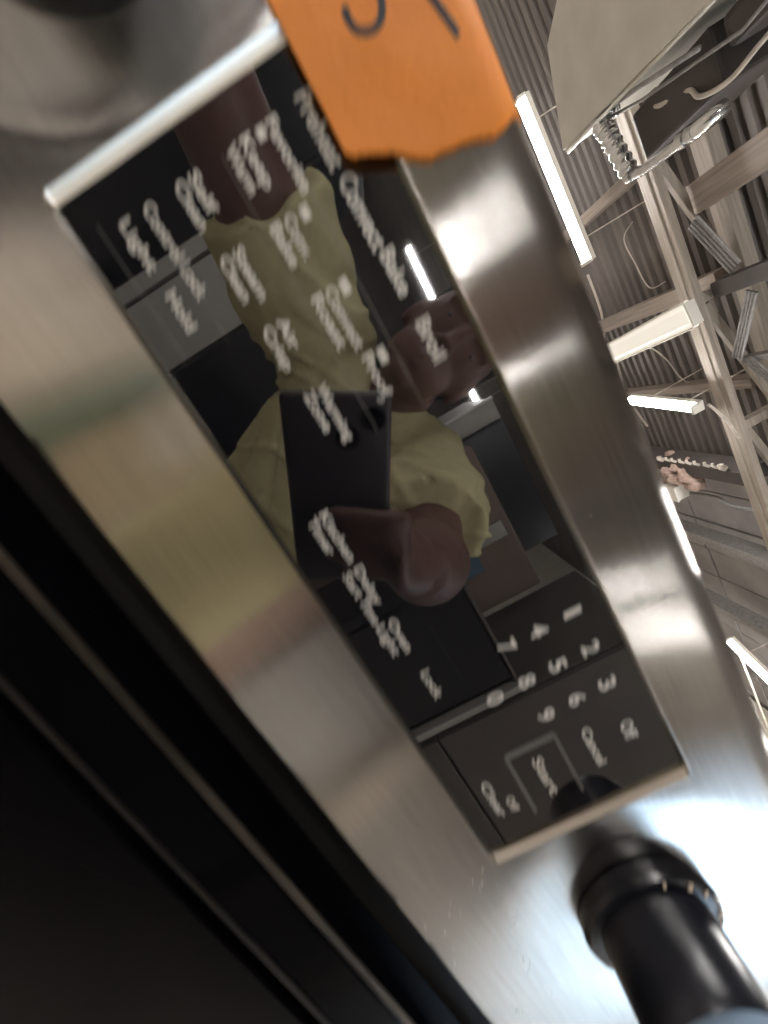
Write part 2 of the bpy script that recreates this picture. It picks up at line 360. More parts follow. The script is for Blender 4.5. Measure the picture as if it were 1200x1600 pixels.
for a, b in zip(pts, pts[1:]):
    for k in range(8): fine.append(Vector(a).lerp(Vector(b), k / 8))
tube(bm, fine, [.050 + .007 * math.sin(i * PI / 2.0) for i in range(len(fine))], 16)
rel(bm_obj('flexible_duct', bm, ALU, smooth=True), fl)
bm = bmesh.new(); tube(bm, [(-.41, 2.74, 2.24), (-.375, 2.70, 2.24), (-.355, 2.60, 2.24), (-.335, 2.36, 2.24), (-.325, 2.24, 2.24)], .030, 16); rel(bm_obj('straight_pipe', bm, ALU, smooth=True, auto=60), fl)
for a in ((-.39, 2.72, 2.24), (-.332, 2.31, 2.24), (-.326, 2.25, 2.24)):
    bm = bmesh.new(); tube(bm, [Vector(a) - Vector((.004, -.022, 0)), Vector(a) + Vector((.004, -.022, 0))], .042, 16); rel(bm_obj('clamp_ring', bm, ALU, smooth=True, auto=40), fl)
bm = bmesh.new(); tube(bm, [(-.325, 2.24, 2.24), (-.322, 2.19, 2.245), (-.324, 2.165, 2.27), (-.33, 2.16, 2.33)], .040, 14); rel(bm_obj('elbow_pipe', bm, ALU, smooth=True, auto=60), fl)
def wire(name, pts, r, m, label):
    bm = bmesh.new(); P_ = [Vector(p) for p in pts]; out = []
    for i in range(len(P_) - 1):
        p0, p1, p2, p3 = P_[max(i-1, 0)], P_[i], P_[i+1], P_[min(i+2, len(P_)-1)]
        for k in range(6):
            t = k / 6
            out.append(.5 * ((2*p1) + (p2-p0)*t + (2*p0-5*p1+4*p2-p3)*t*t + (3*p1-p0-3*p2+p3)*t**3))
    out.append(P_[-1]); tube(bm, out, r, 8)
    return tag(bm_obj(name, bm, m, smooth=True), label, 'wire')
wire('wire', [(-.62, 2.52, 2.33), (-.575, 2.455, 2.3), (-.545, 2.35, 2.32), (-.506, 2.26, 2.3), (-.44, 2.20, 2.28), (-.405, 2.07, 2.3), (-.44, 1.93, 2.34), (-.5, 1.8, 2.5)], .012, WIREW, 'pale wavy cable dangling beside the silver flue duct')
wire('wire', [(-.30, 4.66, 3.58), (-.19, 4.64, 3.42), (.10, 4.58, 3.40), (.40, 4.52, 3.41), (.43, 4.51, 3.58)], .006, WIREW, 'thin pale wire drooping under the roof above the white trough fixture')
wire('wire', [(.72, 4.5, 2.76), (.93, 4.45, 3.1), (1.2, 4.5, 3.3), (1.49, 4.49, 3.38), (1.75, 4.47, 3.56)], .007, WIREW, 'thin pale wire from the white trough fixture up to the roof')
wire('wire', [(-.10, 5.62, 3.52), (.45, 5.62, 3.5), (.86, 5.65, 3.40), (1.0, 5.63, 3.48), (1.6, 5.62, 3.40), (2.2, 5.6, 3.50)], .016, WIREW, 'pale conduit with couplings running tight along the oven edge')
wire('wire', [(2.92, 4.62, 3.1), (2.93, 4.3, 3.14), (2.94, 4.05, 3.08), (2.95, 3.72, 3.1)], .022, GALV, 'grey pipe crossing below the pink insulation toward the truss')
wire('wire', [(1.91, 3.45, 3.3), (1.94, 3.1, 3.2), (2.2, 2.9, 3.1), (2.6, 2.95, 3.2)], .008, WIREW, 'thin loop of pale cable right of the long roof truss')
wire('wire', [(1.52, 3.46, 2.78), (1.72, 3.44, 2.86), (1.95, 3.44, 2.92)], .014, WIREW, 'short feed cable joining the short lit tube to the truss')
wire('wire', [(4.97, 4.27, 2.72), (5.4, 4.28, 2.72), (6.2, 4.29, 2.72), (7.6, 4.30, 2.72)], .016, WIREW, 'straight pale conduit along the oven edge below the diagonal lit tube')
# insulation clump and junction box above the oven edge
bm = bmesh.new()
for k in range(22):
    ball(bm, (2.60 + random.gauss(0, .11), 4.72 + random.gauss(0, .13), 3.08 + random.gauss(0, .05)), random.uniform(.05, .11), 8)
tag(remeshed('insulation_clump', bm, .02, INSUL, smooth=1, disp=lambda p, n: .03 * noise.noise(p * 22)), 'ragged clump of pinkish insulation hanging by the dark cross beam', 'insulation')
jb = empty('junction_box', (2.89, 4.80, 3.0)); tag(jb, 'small white box tucked under the pink insulation clump', 'junction box')
bm = bmesh.new(); box(bm, (2.79, 4.70, 2.98), (2.99, 4.92, 3.14), .008); rel(bm_obj('box_body', bm, WHITEP), jb)
bm = bmesh.new(); box(bm, (2.78, 4.69, 2.965), (3.0, 4.93, 2.985), .004); rel(bm_obj('box_cover', bm, WHITEP), jb)
for k in range(9):
    y = 4.75 - k * .115 + random.uniform(-.02, .02); bm = bmesh.new()
    tube(bm, [(2.40, y, 3.02), (2.36, y + .01, 2.985), (2.33, y + .01, 2.99)], .016 if k not in (0, 8) else .03, 6)
    tag(bm_obj('beam_clip', bm, WIREW), ('large pale clip at the oven end of the row on the dark cross beam' if k == 0 else 'large pale clip at the truss end of the row on the dark cross beam' if k == 8 else 'small pale clip in the row along the edge of the dark cross beam'), 'clip', 'clips along the dark cross beam')

# ------------------------------------------------------------------ the oven
oven = empty('wall_oven', (.153, .3, FZ))
tag(oven, 'stainless steel oven front with a black touch panel, knobs and black glass door', 'oven')
def op(name, bm, m, **kw): return rel(bm_obj(name, bm, m, **kw), oven)
X0, X1, Z0, Z1 = -.235, .540, -.052, .139
PW, PH = .3057, .0969                      # the black glass
FY = -.003; RUN = .0008; R = .014           # fascia plane, bezel run, top bend radius
RL, RR = .0028, .0016
def knob_h(x, z):
    """dish pressed into the sheet round each knob"""
    h = 0.0
    for kx, kz in ((-.066, .050), (.372, .050)):
        d = math.hypot(x - kx, z - kz)
        t = min(1, max(0, (d - .040) / .034)); t = t*t*(3-2*t)
        h += .0005 * (1 - t)
    h -= .00028 * math.exp(-((math.hypot(x + .066, z - .050) - .0665) / .0022) ** 2)
    h += .00012 * noise.noise(Vector((x * 7, z * 14, 3.1)))
    return h
def axis(lo, hi, cuts, step):
    a = sorted([lo, hi] + cuts); out = []
    for p, q in zip(a, a[1:]):
        n = max(1, round((q - p) / step)); out += [p + (q - p) * i / n for i in range(n)]
    return out + [hi]
hx0, hx1, hz0, hz1 = -RL, PW + RR, -RUN, PH + RUN
xs = axis(X0, X1, [hx0, hx1], .003); zs = axis(Z0, Z1 - R, [hz0, hz1], .003)
bm = bmesh.new(); V = {}
def fade(x, z):
    d = max(hx0 - x, x - hx1, hz0 - z, z - hz1); d2 = min(Z1 - R - z, z - Z0)
    return min(1, max(0, d / .006)) * min(1, max(0, d2 / .006))
for i, x in enumerate(xs):
    for j, z in enumerate(zs): V[i, j] = bm.verts.new((x, FY + knob_h(x, z) * fade(x, z), z))
for i in range(len(xs) - 1):
    for j in range(len(zs) - 1):
        cx, cz = (xs[i] + xs[i+1]) / 2, (zs[j] + zs[j+1]) / 2
        if hx0 < cx < hx1 and hz0 < cz < hz1: continue
        bm.faces.new((V[i, j], V[i+1, j], V[i+1, j+1], V[i, j+1]))
for v in [v for v in bm.verts if not v.link_faces]: bm.verts.remove(v)
# bend at the top, then the flat top going back; small return at the bottom
def edge_strip(prof, row):
    prev = [V[i, row] for i in range(len(xs))]
    for y, z in prof:
        cur = []
        for i, x in enumerate(xs):
            w = .0006 * noise.noise(Vector((x * 14, 5.0, z * 3)))
            cur.append(bm.verts.new((x, y + w * .6, z + w * .5)))
        for i in range(len(xs) - 1): bm.faces.new((prev[i], prev[i+1], cur[i+1], cur[i]))
        prev = cur
edge_strip([(FY + R - R * math.cos(a), Z1 - R + R * math.sin(a)) for a in [PI/2 * k / 12 for k in range(1, 13)]] + [(.06, Z1), (.25, Z1), (.58, Z1)], len(zs) - 1)
edge_strip([(FY + .0012 - .0012 * math.cos(a), Z0 - .0012 * math.sin(a)) for a in [PI/2 * k / 4 for k in range(1, 5)]] + [(.02, Z0 - .0012)], 0)
op('steel_fascia', bm, STEEL, smooth=True, auto=35)
# bezel walls of the recess
bm = bmesh.new()
def ring(x0, x1, z0, z1, r, y, n=5):
    out = []
    for cx, cz, a0 in ((x1 - r, z1 - r, 0), (x0 + r, z1 - r, 90), (x0 + r, z0 + r, 180), (x1 - r, z0 + r, 270)):
        for k in range(n): a = math.radians(a0 + 90 * k / (n - 1)); out.append(bm.verts.new((cx + r * math.cos(a), y, cz + r * math.sin(a))))
    return out
rings = [ring(hx0 - .0004, hx1 + .0004, hz0 - .0004, hz1 + .0004, .0030, FY - .0003), ring(hx0, hx1, hz0, hz1, .0026, FY - .0004 + .0001),
         ring(-.0003, PW + .0003, -.0003, PH + .0003, .0016, -.0002), ring(0.0002, PW - .0002, .0002, PH - .0002, .0014, .0012)]
for a, b in zip(rings, rings[1:]):
    n = len(a)
    for k in range(n): bm.faces.new((a[k], a[(k+1) % n], b[(k+1) % n], b[k]))
op('panel_bezel', bm, BEZEL, auto=30)
bm = bmesh.new(); box(bm, (-.003, .0, -.003), (PW + .003, .006, PH + .003))
glass = op('control_glass', bm, GLASS)
# printing on the glass
def label_print(txt, x, z, width, h, m=PRINT, bold=.0):
    cu = bpy.data.curves.new('t', 'FONT'); cu.body = txt; cu.size = 1; cu.offset = bold; cu.resolution_u = 3
    t = bpy.data.objects.new('t', cu); C.objects.link(t)
    dg = bpy.context.evaluated_depsgraph_get(); dg.update()
    me = bpy.data.meshes.new_from_object(t.evaluated_get(dg)); bpy.data.objects.remove(t); bpy.data.curves.remove(cu)
    xs_ = [v.co.x for v in me.vertices]; ys_ = [v.co.y for v in me.vertices]
    x0, x1 = min(xs_), max(xs_); sx = width / (x1 - x0); sy = h / .72
    for v in me.vertices: v.co = Vector((x + (v.co.x - x0) * sx, -.00012, z + v.co.y * sy))
    me.name = 'printed_word'; me.materials.clear()
    o = obj('printed_word', me, m); o.parent = glass; return o
WORDS = [('Light', 12.6, 13.9, 14.5, 3.4), ('Control Lock', 12.6, 22.8, 27.5, 3.4), ('Hold', 36, 13.9, 11.5, 3.4),
 ('Clean', 12.6, 34.8, 13, 3.2), ('Self', 12.6, 39.9, 11, 3.2), ('Clean', 36, 34.8, 13, 3.2), ('Steam', 36, 39.9, 15, 3.2),
 ('Warm', 12.6, 53.8, 12.4, 3.2), ('Keep', 12.6, 58.9, 13.6, 3.2), ('Favorite', 12.6, 68.2, 19.5, 3.3), ('Preheat', 11.8, 79.2, 19.5, 4.4),
 ('Convect', 35.8, 79.4, 20.8, 4.6), ('Bake', 36.3, 54.0, 12, 3.2), ('Conv.', 36.3, 59.0, 12, 3.2), ('Bake', 59.6, 80.4, 13.2, 4.2), ('Broil', 83.2, 80.6, 13.2, 4.2),
 ('Convect', 60, 59.3, 19.2, 3.3), ('Roast', 60, 54.3, 16.5, 3.3), ('Crisp', 60, 35.0, 13.6, 3.2), ('Air', 60, 40.6, 9.4, 3.2), ('Proof', 83.6, 59.6, 14.0, 3.3),
 ('Zone', 84, 35.8, 13.5, 3.2), ('Warming', 84.4, 40.8, 19, 3.2), ('Timer', 123, 12.4, 14, 3.3), ('Kitchen', 123, 17.6, 20, 3.3),
 ('Start Time', 148, 12.5, 22.5, 3.3), ('Delay', 148, 17.6, 16, 3.3), ('Light', 174, 12.4, 13.5, 3.3), ('Oven', 174, 17.6, 14.5, 3.3), ('Lock', 201.5, 17.8, 13.2, 3.3),
 ('Cancel', 263, 64.2, 19.5, 3.6), ('Off', 268.5, 80.4, 9.0, 4.6), ('Start', 266, 39.0, 20.5, 4.0), ('Clear', 266, 13.0, 20, 3.6), ('Off', 279, 19.6, 8, 3.2),
 ('1', 207.2, 80.6, 2.2, 6.2), ('4', 206.2, 65.4, 4.7, 6.2), ('7', 206.2, 51.0, 4.6, 6.2), ('2', 225, 80.6, 4.5, 6.2), ('5', 225.2, 65.6, 4.5, 6.2),
 ('8', 225.4, 51.2, 4.6, 6.2), ('0', 226.0, 35.9, 4.7, 6.2), ('3', 244.2, 80.2, 4.5, 6.2), ('6', 244.6, 66, 4.5, 6.2), ('9', 245.0, 51.2, 4.6, 6.2)]
for t, x, z, w, h in WORDS: label_print(t, x/1000, z/1000 - .0003, w/1000*1.08, h/1000*1.2, bold=.022)
for x, z, w in ((12.8, 64.2, 3.2), (36.4, 64.4, 3.8), (59.8, 64.4, 4.6), (84, 64.6, 4.8)):
    bm = bmesh.new(); box(bm, (x/1000, -.00012, z/1000), ((x+w)/1000, .0002, z/1000 + .0028)); o = bm_obj('indicator_mark', bm, PRINT); o.parent = glass
for (xa, xb, z) in ((9.6, 57, 7.5), (42.5, 57, 23.6), (13.8, 107, 53.0-.6), (33, 108, 70.0)):
    pass
for (xa, xb, z) in ((9.6, 56, 7.5), (42.8, 57, 23.6), (13.5, 107, 51.8), (33.5, 108, 70.2)):
    bm = bmesh.new(); box(bm, (xa/1000, -.00010, z/1000), (xb/1000, .0002, z/1000 + .00022)); o = bm_obj('separator_line', bm, PRINTD); o.parent = glass
for a, b in (((258.6, 29.5), (293.5, 28.6)), ((258.6, 53.2), (293.5, 52.4)), ((258.6, 29.5), (258.6, 53.2))):
    bm = bmesh.new(); bar(bm, (a[0]/1000, 0, a[1]/1000), (b[0]/1000, 0, b[1]/1000), .0002, .0013 if a[0] != b[0] else .0026, up=(0, 0, 1) if a[0] != b[0] else (1, 0, 0)); o = bm_obj('key_outline', bm, PRINTD); o.parent = glass
# knobs
def knob(kx, kz, ang):
    n = 40
    def turned(prof, m, name):
        bm = bmesh.new(); rr = []
        for r, y in prof: rr.append([bm.verts.new((kx + r * math.cos(2*PI*k/n), y, kz + r * math.sin(2*PI*k/n))) for k in range(n)])
        for a, b in zip(rr, rr[1:]):
            for k in range(n): bm.faces.new((a[k], a[(k+1) % n], b[(k+1) % n], b[k]))
        bm.faces.new(rr[0]); bm.faces.new(rr[-1][::-1])
        return op(name, bm, m, smooth=True, auto=32)
    b = -.0016
    turned([(.030, b), (.0325, b - .002), (.0330, b - .008), (.0315, b - .0105), (.028, b - .0115)], KNOBG, 'knob_skirt')
    g = turned([(.0262, b - .0100), (.0260, b - .020), (.0254, b - .042), (.0238, b - .0465), (.015, b - .0475)], KNOBM, 'knob_grip')
    # raised pointer rib down the side of the grip
    bm = bmesh.new(); c, s = math.cos(ang), math.sin(ang)
    bar(bm, (kx + .0268 * c, b - .0125, kz + .0268 * s), (kx + .0260 * c, b - .0455, kz + .0260 * s), .0042, .003, up=(c, 0, s), bev=.0006)
    rel(bm_obj('pointer_rib', bm, KNOBR), g) if False else op('pointer_rib', bm, KNOBR)
    for k, a in enumerate((8, 18, 30, 62, 80, 104)):
        a = math.radians(a) + ang; bm = bmesh.new()
        bar(bm, (kx + .0285 * math.cos(a), b - .0118, kz + .0285 * math.sin(a)), (kx + .0312 * math.cos(a), b - .0109, kz + .0312 * math.sin(a)), .0012 if k % 2 else .0020, .0006, up=(0, 1, 0))  # printed ticks that also stand in for glints on the skirt
        op('dial_tick_glint', bm, TICKM)
knob(.372, .050, math.radians(50)); knob(-.066, .050, math.radians(60))
# black trim band, door, body
bm = bmesh.new(); box(bm, (X0 + .004, .010, -.110), (X1 - .004, .03, Z0 - .003), .001); op('trim_band', bm, TRIMB)
dz = -.0735; dy = -.020
bm = bmesh.new(); box(bm, (X0, dy, -.62), (X1, .008, dz), .0035, 3); door = op('oven_door', bm, DOORG, smooth=True, auto=40)
bm = bmesh.new()
for lo, hi in (((X0 + .03, dy - .0016, dz - .0305), (X1 - .03, dy + .001, dz - .0285)),): box(bm, lo, hi, .0006)
o = bm_obj('glass_seam', bm, SEAMM); o.parent = door
bm = bmesh.new(); tube(bm, [(X0 + .002, dy + .0012, dz + .0002), (X1 - .002, dy + .0012, dz + .0002)], .0016, 10)
o = bm_obj('edge_highlight', bm, EDGEHL, smooth=True, auto=50); o.parent = door  # thin strip added to stand in for the reflection along this edge
bm = bmesh.new(); box(bm, (X0 + .01, dy - .004, -.58), (X1 - .01, dy - .0002, dz - .034), .001); o = bm_obj('door_glass', bm, DOORG); o.parent = door
bm = bmesh.new()
tube(bm, [(X0 + .06, dy, -.50), (X0 + .06, dy - .05, -.50), (X0 + .075, dy - .055, -.50), (X1 - .075, dy - .055, -.50), (X1 - .06, dy - .05, -.50), (X1 - .06, dy, -.50)], .011, 12)
o = bm_obj('door_handle', bm, STEEL, smooth=True, auto=50); o.parent = door
bm = bmesh.new(); box(bm, (X0, dy, FZ + .08), (X1, .01, -.63), .003); op('lower_drawer', bm, DARKM)
bm = bmesh.new(); box(bm, (X0 + .003, .0315, FZ), (X1 - .003, .58, Z1 - .004)); op('oven_body', bm, DARKM)

# dust flecks on the steel, lower right
bm = bmesh.new()
for k in range(34):
    x = random.uniform(.29, .42); z = random.uniform(-.048, .03)
    if x < PW + .004 and z < PH + .004 and z > -.004: continue
    if math.hypot(x - .372, z - .05) < .058: continue
    r = random.choice((.00012, .00016, .0002, .0003))
    bar(bm, (x, FY - .0003, z), (x + random.uniform(.0006, .0022), FY - .0003, z - random.uniform(.0002, .001)), r, r)
tag(bm_obj('dust_flecks', bm, SPECK), 'pale dust flecks on the steel around the lower knob', 'dust', kind='stuff')

# ------------------------------------------------------------------ orange tape with marker strokes
def surf(s):
    """follow the fascia: s = height up the sheet, wrapping over the top bend"""
    zt = Z1 - R; off = .0006
    if s <= zt: return (FY - off, s)
    a = (s - zt) / (R + off)
    if a < PI/2: return (FY + R - (R + off) * math.cos(a), zt + (R + off) * math.sin(a))
    return (FY + R + (s - zt - (R + off) * PI/2), Z1 + off)
torn = [(.0838, .0338), (.0850, .0352), (.0868, .0356), (.0905, .0372), (.0930, .0385), (.0960, .0398), (.0990, .0425), (.1010, .0440), (.1040, .0462), (.1065, .0468), (.1100, .0470), (.1150, .0478),
        (.1190, .0488), (.1225, .0502), (.1260, .0508), (.1295, .0500), (.1330, .0482), (.1420, .0470), (.1500, .0485)]
def torn_x(s):
    for (a, xa), (b, xb) in zip(torn, torn[1:]):
        if a <= s <= b: return xa + (xb - xa) * (s - a) / (b - a) + .0008 * noise.noise(Vector((s * 1900, 1, 4))) + .0008 * noise.noise(Vector((s * 420, 2, 4)))
    return torn[-1][1]
bm = bmesh.new(); rows = []
NS, NX = 320, 60
for i in range(NS + 1):
    s = .0838 + (.150 - .0838) * i / NS; y, z = surf(s); xe = torn_x(s); row = []
    for j in range(NX + 1):
        x = -.075 + (xe + .075) * j / NX
        lift = .0005 * (noise.noise(Vector((x * 55, s * 70, 2.0))) + .6) + (.0009 * (1 - (s - .0838) / .012) if s < .0958 else 0) * .6
        row.append(bm.verts.new((x, y - max(0, lift), z + .00045 * noise.noise(Vector((x * 60, 9, 0))) * (1 if i < 4 else 0))))
    rows.append(row)
for a, b in zip(rows, rows[1:]):
    for j in range(NX): bm.faces.new((a[j], a[j+1], b[j+1], b[j]))
tape = bm_obj('tape_strip', bm, TAPE, smooth=True)
sol = tape.modifiers.new('thickness', 'SOLIDIFY'); sol.thickness = .00018; sol.offset = 1
tag(tape, 'torn strip of orange tape stuck over the panel corner with dark marker strokes', 'tape')
def stroke(pts, w):
    bm = bmesh.new(); out = []
    P_ = [Vector((x, 0, s)) for x, s in pts]
    for i in range(len(P_) - 1):
        p0, p1, p2, p3 = P_[max(i-1, 0)], P_[i], P_[i+1], P_[min(i+2, len(P_)-1)]
        for k in range(8):
            t = k / 8; out.append(.5 * ((2*p1) + (p2-p0)*t + (2*p0-5*p1+4*p2-p3)*t*t + (3*p1-p0-3*p2+p3)*t**3))
    out.append(P_[-1]); L = []
    for i, p in enumerate(out):
        d = (out[min(i+1, len(out)-1)] - out[max(i-1, 0)]).normalized(); nrm = Vector((-d.z, 0, d.x))
        ww = w * (1 + .18 * noise.noise(Vector((i * .6, 3, 1)))) * (.45 if i in (0, len(out)-1) else 1)
        row = []
        for sgn in (-1, 1):
            q = p + nrm * (ww * sgn); y, z = surf(q.z); lift = .0005 * (noise.noise(Vector((q.x * 55, q.z * 70, 2.0))) + .6)
            row.append(bm.verts.new((q.x, y - max(0, lift) - .00035, z)))
        L.append(row)
    for a, b in zip(L, L[1:]): bm.faces.new((a[0], a[1], b[1], b[0]))
    o = bm_obj('marker_stroke', bm, INK); o.parent = tape
stroke([(.004, .1012), (.0072, .1008), (.0100, .1016), (.0118, .1040), (.0122, .1066), (.0108, .1092), (.0070, .1112), (.0010, .1120)], .0011)
stroke([(-.010, .1195), (.004, .1218), (.0165, .1242), (.0218, .1254), (.0250, .1260)], .0011)

# ------------------------------------------------------------------ the phone, in the plane of the camera
ph = empty('phone', CP); tag(ph, 'dark phone with two camera lenses held up and mirrored in the black glass', 'phone')
def pc(u, v, w): return CP + CR * u + CD * v + CF * w
PM = Matrix(((CR.x, CD.x, CF.x, CP.x), (CR.y, CD.y, CF.y, CP.y), (CR.z, CD.z, CF.z, CP.z), (0, 0, 0, 1)))
def php(name, bm, m, **kw):
    bmesh.ops.transform(bm, matrix=PM, verts=bm.verts); return rel(bm_obj(name, bm, m, **kw), ph)
bm = bmesh.new(); box(bm, (-.066, -.018, -.0135), (.013, .142, -.0035), .004, 3); php('phone_body', bm, PHONE, smooth=True, auto=50)
bm = bmesh.new(); box(bm, (-.0635, -.0155, -.0143), (.0105, .1395, -.0134), .0003, 1); php('screen', bm, LENS)
for u, v, r in ((0, 0, .0092), (-.019, .014, .0092), (.005, -.013, .003)):
    bm = bmesh.new(); tube(bm, [(u, v, -.0036), (u, v, -.0024)], r, 24); php('lens_ring' if r > .004 else 'flash', bm, DARKM if r > .004 else SPECK, smooth=True, auto=40)
    if r > .004:
        bm = bmesh.new(); tube(bm, [(u, v, -.0026), (u, v, -.0019)], r * .78, 24); php('lens', bm, LENS, smooth=True, auto=40)

# ------------------------------------------------------------------ the person holding it
bm = bmesh.new()
# trunk, neck, head
tube(bm, [(.18, -.63, -.58), (.18, -.63, -.48), (.175, -.63, -.33), (.16, -.625, -.18), (.12, -.62, -.06), (.12, -.61, .02), (.115, -.60, .06)],
     [(.10, .13), (.11, .13), (.10, .112), (.11, .120), (.115, .130), (.085, .115), (.055, .075)], 24, flat=(1, 0, 0))
tube(bm, [(.115, -.605, .03), (.10, -.585, .08), (.078, -.565, .14)], [.062, .055, .056], 16)
HC = Vector((.064, -.545, .215))
ball(bm, HC + Vector((0, -.01, .015)), (.076, .096, .105), 24)
ball(bm, HC + Vector((0, .028, -.055)), (.058, .060, .062), 20)
ball(bm, HC + Vector((0, .065, -.092)), (.028, .022, .020), 12)                      # chin
tube(bm, [HC + Vector((0, .082, .018)), HC + Vector((0, .100, -.018)), HC + Vector((0, .104, -.028))], [.009, .014, .015], 10)   # nose
for s in (-1, 1):
    ball(bm, HC + Vector((.013 * s, .092, -.027)), (.010, .010, .008), 8)
    ball(bm, HC + Vector((.076 * s, -.005, -.015)), (.010, .020, .032), 10)          # ears
    tube(bm, [HC + Vector((.012*s, .086, .030)), HC + Vector((.035*s, .078, .034)), HC + Vector((.054*s, .060, .028))], .008, 8)  # brow
tube(bm, [HC + Vector((-.024, .076, -.058)), HC + Vector((0, .088, -.054)), HC + Vector((.024, .076, -.058))], [.005, .008, .005], 8)
tube(bm, [HC + Vector((-.020, .076, -.068)), HC + Vector((0, .087, -.068)), HC + Vector((.020, .076, -.068))], [.005, .009, .005], 8)
# right arm to the phone
WR = pc(.048, .158, -.045)
RS, RE = Vector((.225, -.575, .085)), Vector((.300, -.345, .022))
tube(bm, [(.12, -.60, .02), (.17, -.595, .055), RS, RS.lerp(RE, .5), RE], [.065, .066, .062, .056, .050], 16)
ball(bm, RE, .056, 16)
tube(bm, [RE + Vector((-.01, -.01, 0)), RE.lerp(WR, .3), RE.lerp(WR, .7), WR], [.050, .054, .044, .030], 16)
PALM = pc(.022, .122, -.016)
tube(bm, [WR, WR.lerp(PALM, .5), PALM, pc(.020, .095, -.010)], [(.028, .021), (.036, .020), (.040, .015), (.034, .012)], 16, flat=CR)
for k, (v, L, r) in enumerate(((.078, .058, .0082), (.095, .064, .0086), (.112, .060, .0084), (.128, .048, .0072))):
    b0 = pc(.022, v + .006, -.006)
    tube(bm, [b0, pc(.0235, v, .0035), pc(.012, v - .002, .0075), pc(.022 - L * .55, v - .005 + k * .001, .0072), pc(.022 - L * .95, v - .008 + k * .002, .0058)], [r * 1.15, r * 1.1, r * 1.05, r, r * .8], 12)
    ball(bm, pc(.022 - L * .95, v - .008 + k * .002, .0058), r * .8, 10)
tube(bm, [pc(.030, .128, -.022), pc(.022, .105, -.028), pc(.006, .088, -.026), pc(-.012, .076, -.0235)], [.014, .0125, .011, .009], 12)
ball(bm, pc(-.012, .076, -.0235), .009, 10)
# left arm, bent out to the side
LS, LE, LW = Vector((-.045, -.60, .035)), Vector((-.310, -.40, .075)), Vector((-.430, -.185, .055))
tube(bm, [(.06, -.61, .0), LS, LS.lerp(LE, .5), LE], [.070, .070, .066, .056], 16)
tube(bm, [LE + Vector((.01, -.01, 0)), LE.lerp(LW, .3), LE.lerp(LW, .7), LW], [.057, .056, .044, .030], 16)
HD = (LW - LE).normalized(); HS = Vector((1, 0, 0)); HS = (HS - HD * HS.dot(HD)).normalized(); HN = HD.cross(HS)
tube(bm, [LW, LW + HD * .035, LW + HD * .075, LW + HD * .098], [(.028, .021), (.036, .018), (.041, .015), (.038, .012)], 16, flat=HS)
for k, (o_, L) in enumerate(((-.029, .058), (-.010, .070), (.010, .066), (.029, .050))):
    b0 = LW + HD * .092 + HS * o_
    tube(bm, [b0, b0 + HD * L * .45 - HN * .004, b0 + HD * L * .78 - HN * .014, b0 + HD * L * .95 - HN * .026], [.0095, .009, .0082, .0068], 10)
tube(bm, [LW + HD * .03 + HS * .028, LW + HD * .062 + HS * .052 - HN * .006, LW + HD * .092 + HS * .060 - HN * .016], [.013, .011, .0085], 10)
# legs
for s in (-1, 1):
    hx = .18 + .085 * s
    tube(bm, [(hx, -.63, -.56), (hx + .01 * s, -.625, -.80), (hx + .012 * s, -.62, -.98), (hx + .012 * s, -.635, -1.15), (hx + .012 * s, -.65, -1.38)], [.085, .075, .056, .056, .040], 16)
    tube(bm, [(hx + .012 * s, -.67, -1.40), (hx + .018 * s, -.58, -1.415), (hx + .022 * s, -.50, -1.425)], [.036, .034, .022], 12)
person = remeshed('person', bm, .0045, SKIN, smooth=9)
tag(person, 'person in a yellow olive t-shirt holding up a phone, mirrored in the black glass', 'person')
# t-shirt
bm = bmesh.new()
tube(bm, [(.18, -.63, -.56), (.18, -.63, -.47), (.175, -.63, -.33), (.16, -.625, -.18), (.12, -.62, -.06), (.12, -.61, .015), (.118, -.60, .052), (.115, -.597, .068)],
     [(.132, .158), (.132, .154), (.126, .136), (.132, .142), (.136, .156), (.106, .135), (.080, .095), (.070, .078)], 28, flat=(1, 0, 0))
for a, b, c0, f in ((RS, RE, Vector((.13, -.60, .02)), .74), (LS, LE, Vector((.07, -.61, .0)), .66)):
    e = a.lerp(b, f); tube(bm, [c0, a, a.lerp(b, f * .6), e], [.090, .092, .094, .092], 20)
def folds(p, n):
    f = .005 * noise.noise(Vector((p.x * 8, p.y * 8, p.z * 6)))
    # long pulled creases, running from the armpits across the chest and down the sides
    u, v = p.x * .8 + p.z * .6, p.z * .8 - p.x * .6
    a = abs(noise.noise(Vector((u * 5, v * 24 + 1.2 * noise.noise(p * 6), p.y * 5))))
    u2, v2 = p.x * .75 - p.z * .66, p.z * .75 + p.x * .66
    b = abs(noise.noise(Vector((u2 * 4 + 9, v2 * 19, p.y * 5 + 3))))
    return f + .0075 * math.exp(-(a / .11) ** 2) - .0065 * math.exp(-(b / .10) ** 2)
sh = remeshed('t_shirt', bm, .007, SHIRT, smooth=5, disp=folds); sh.parent = person
# open neck, hem and cuffs are cut by thin rolled bands
bm = bmesh.new()
tube(bm, [Vector((.105 + .072 * math.cos(a), -.592 + .070 * math.sin(a), .062 - .022 * math.sin(a))) for a in [2*PI*k/28 for k in range(29)]], .009, 8)
nb = bm_obj('neckband', bm, SHIRT, smooth=True); nb.parent = person
bm = bmesh.new()
tube(bm, [(.18, -.63, -.50), (.18, -.63, -.60)], [(.12, .148), (.12, .148)], 24, flat=(1, 0, 0))
for s in (-1, 1):
    hx = .18 + .085 * s
    tube(bm, [(hx, -.63, -.55), (hx + .01 * s, -.625, -.80), (hx + .012 * s, -.62, -.98), (hx + .012 * s, -.635, -1.15), (hx + .012 * s, -.65, -1.37)], [.102, .092, .078, .075, .070], 18)
tr_ = remeshed('trousers', bm, .009, TROUS, smooth=4, disp=lambda p, n: .006 * noise.noise(p * 14)); tr_.parent = person
bm = bmesh.new()
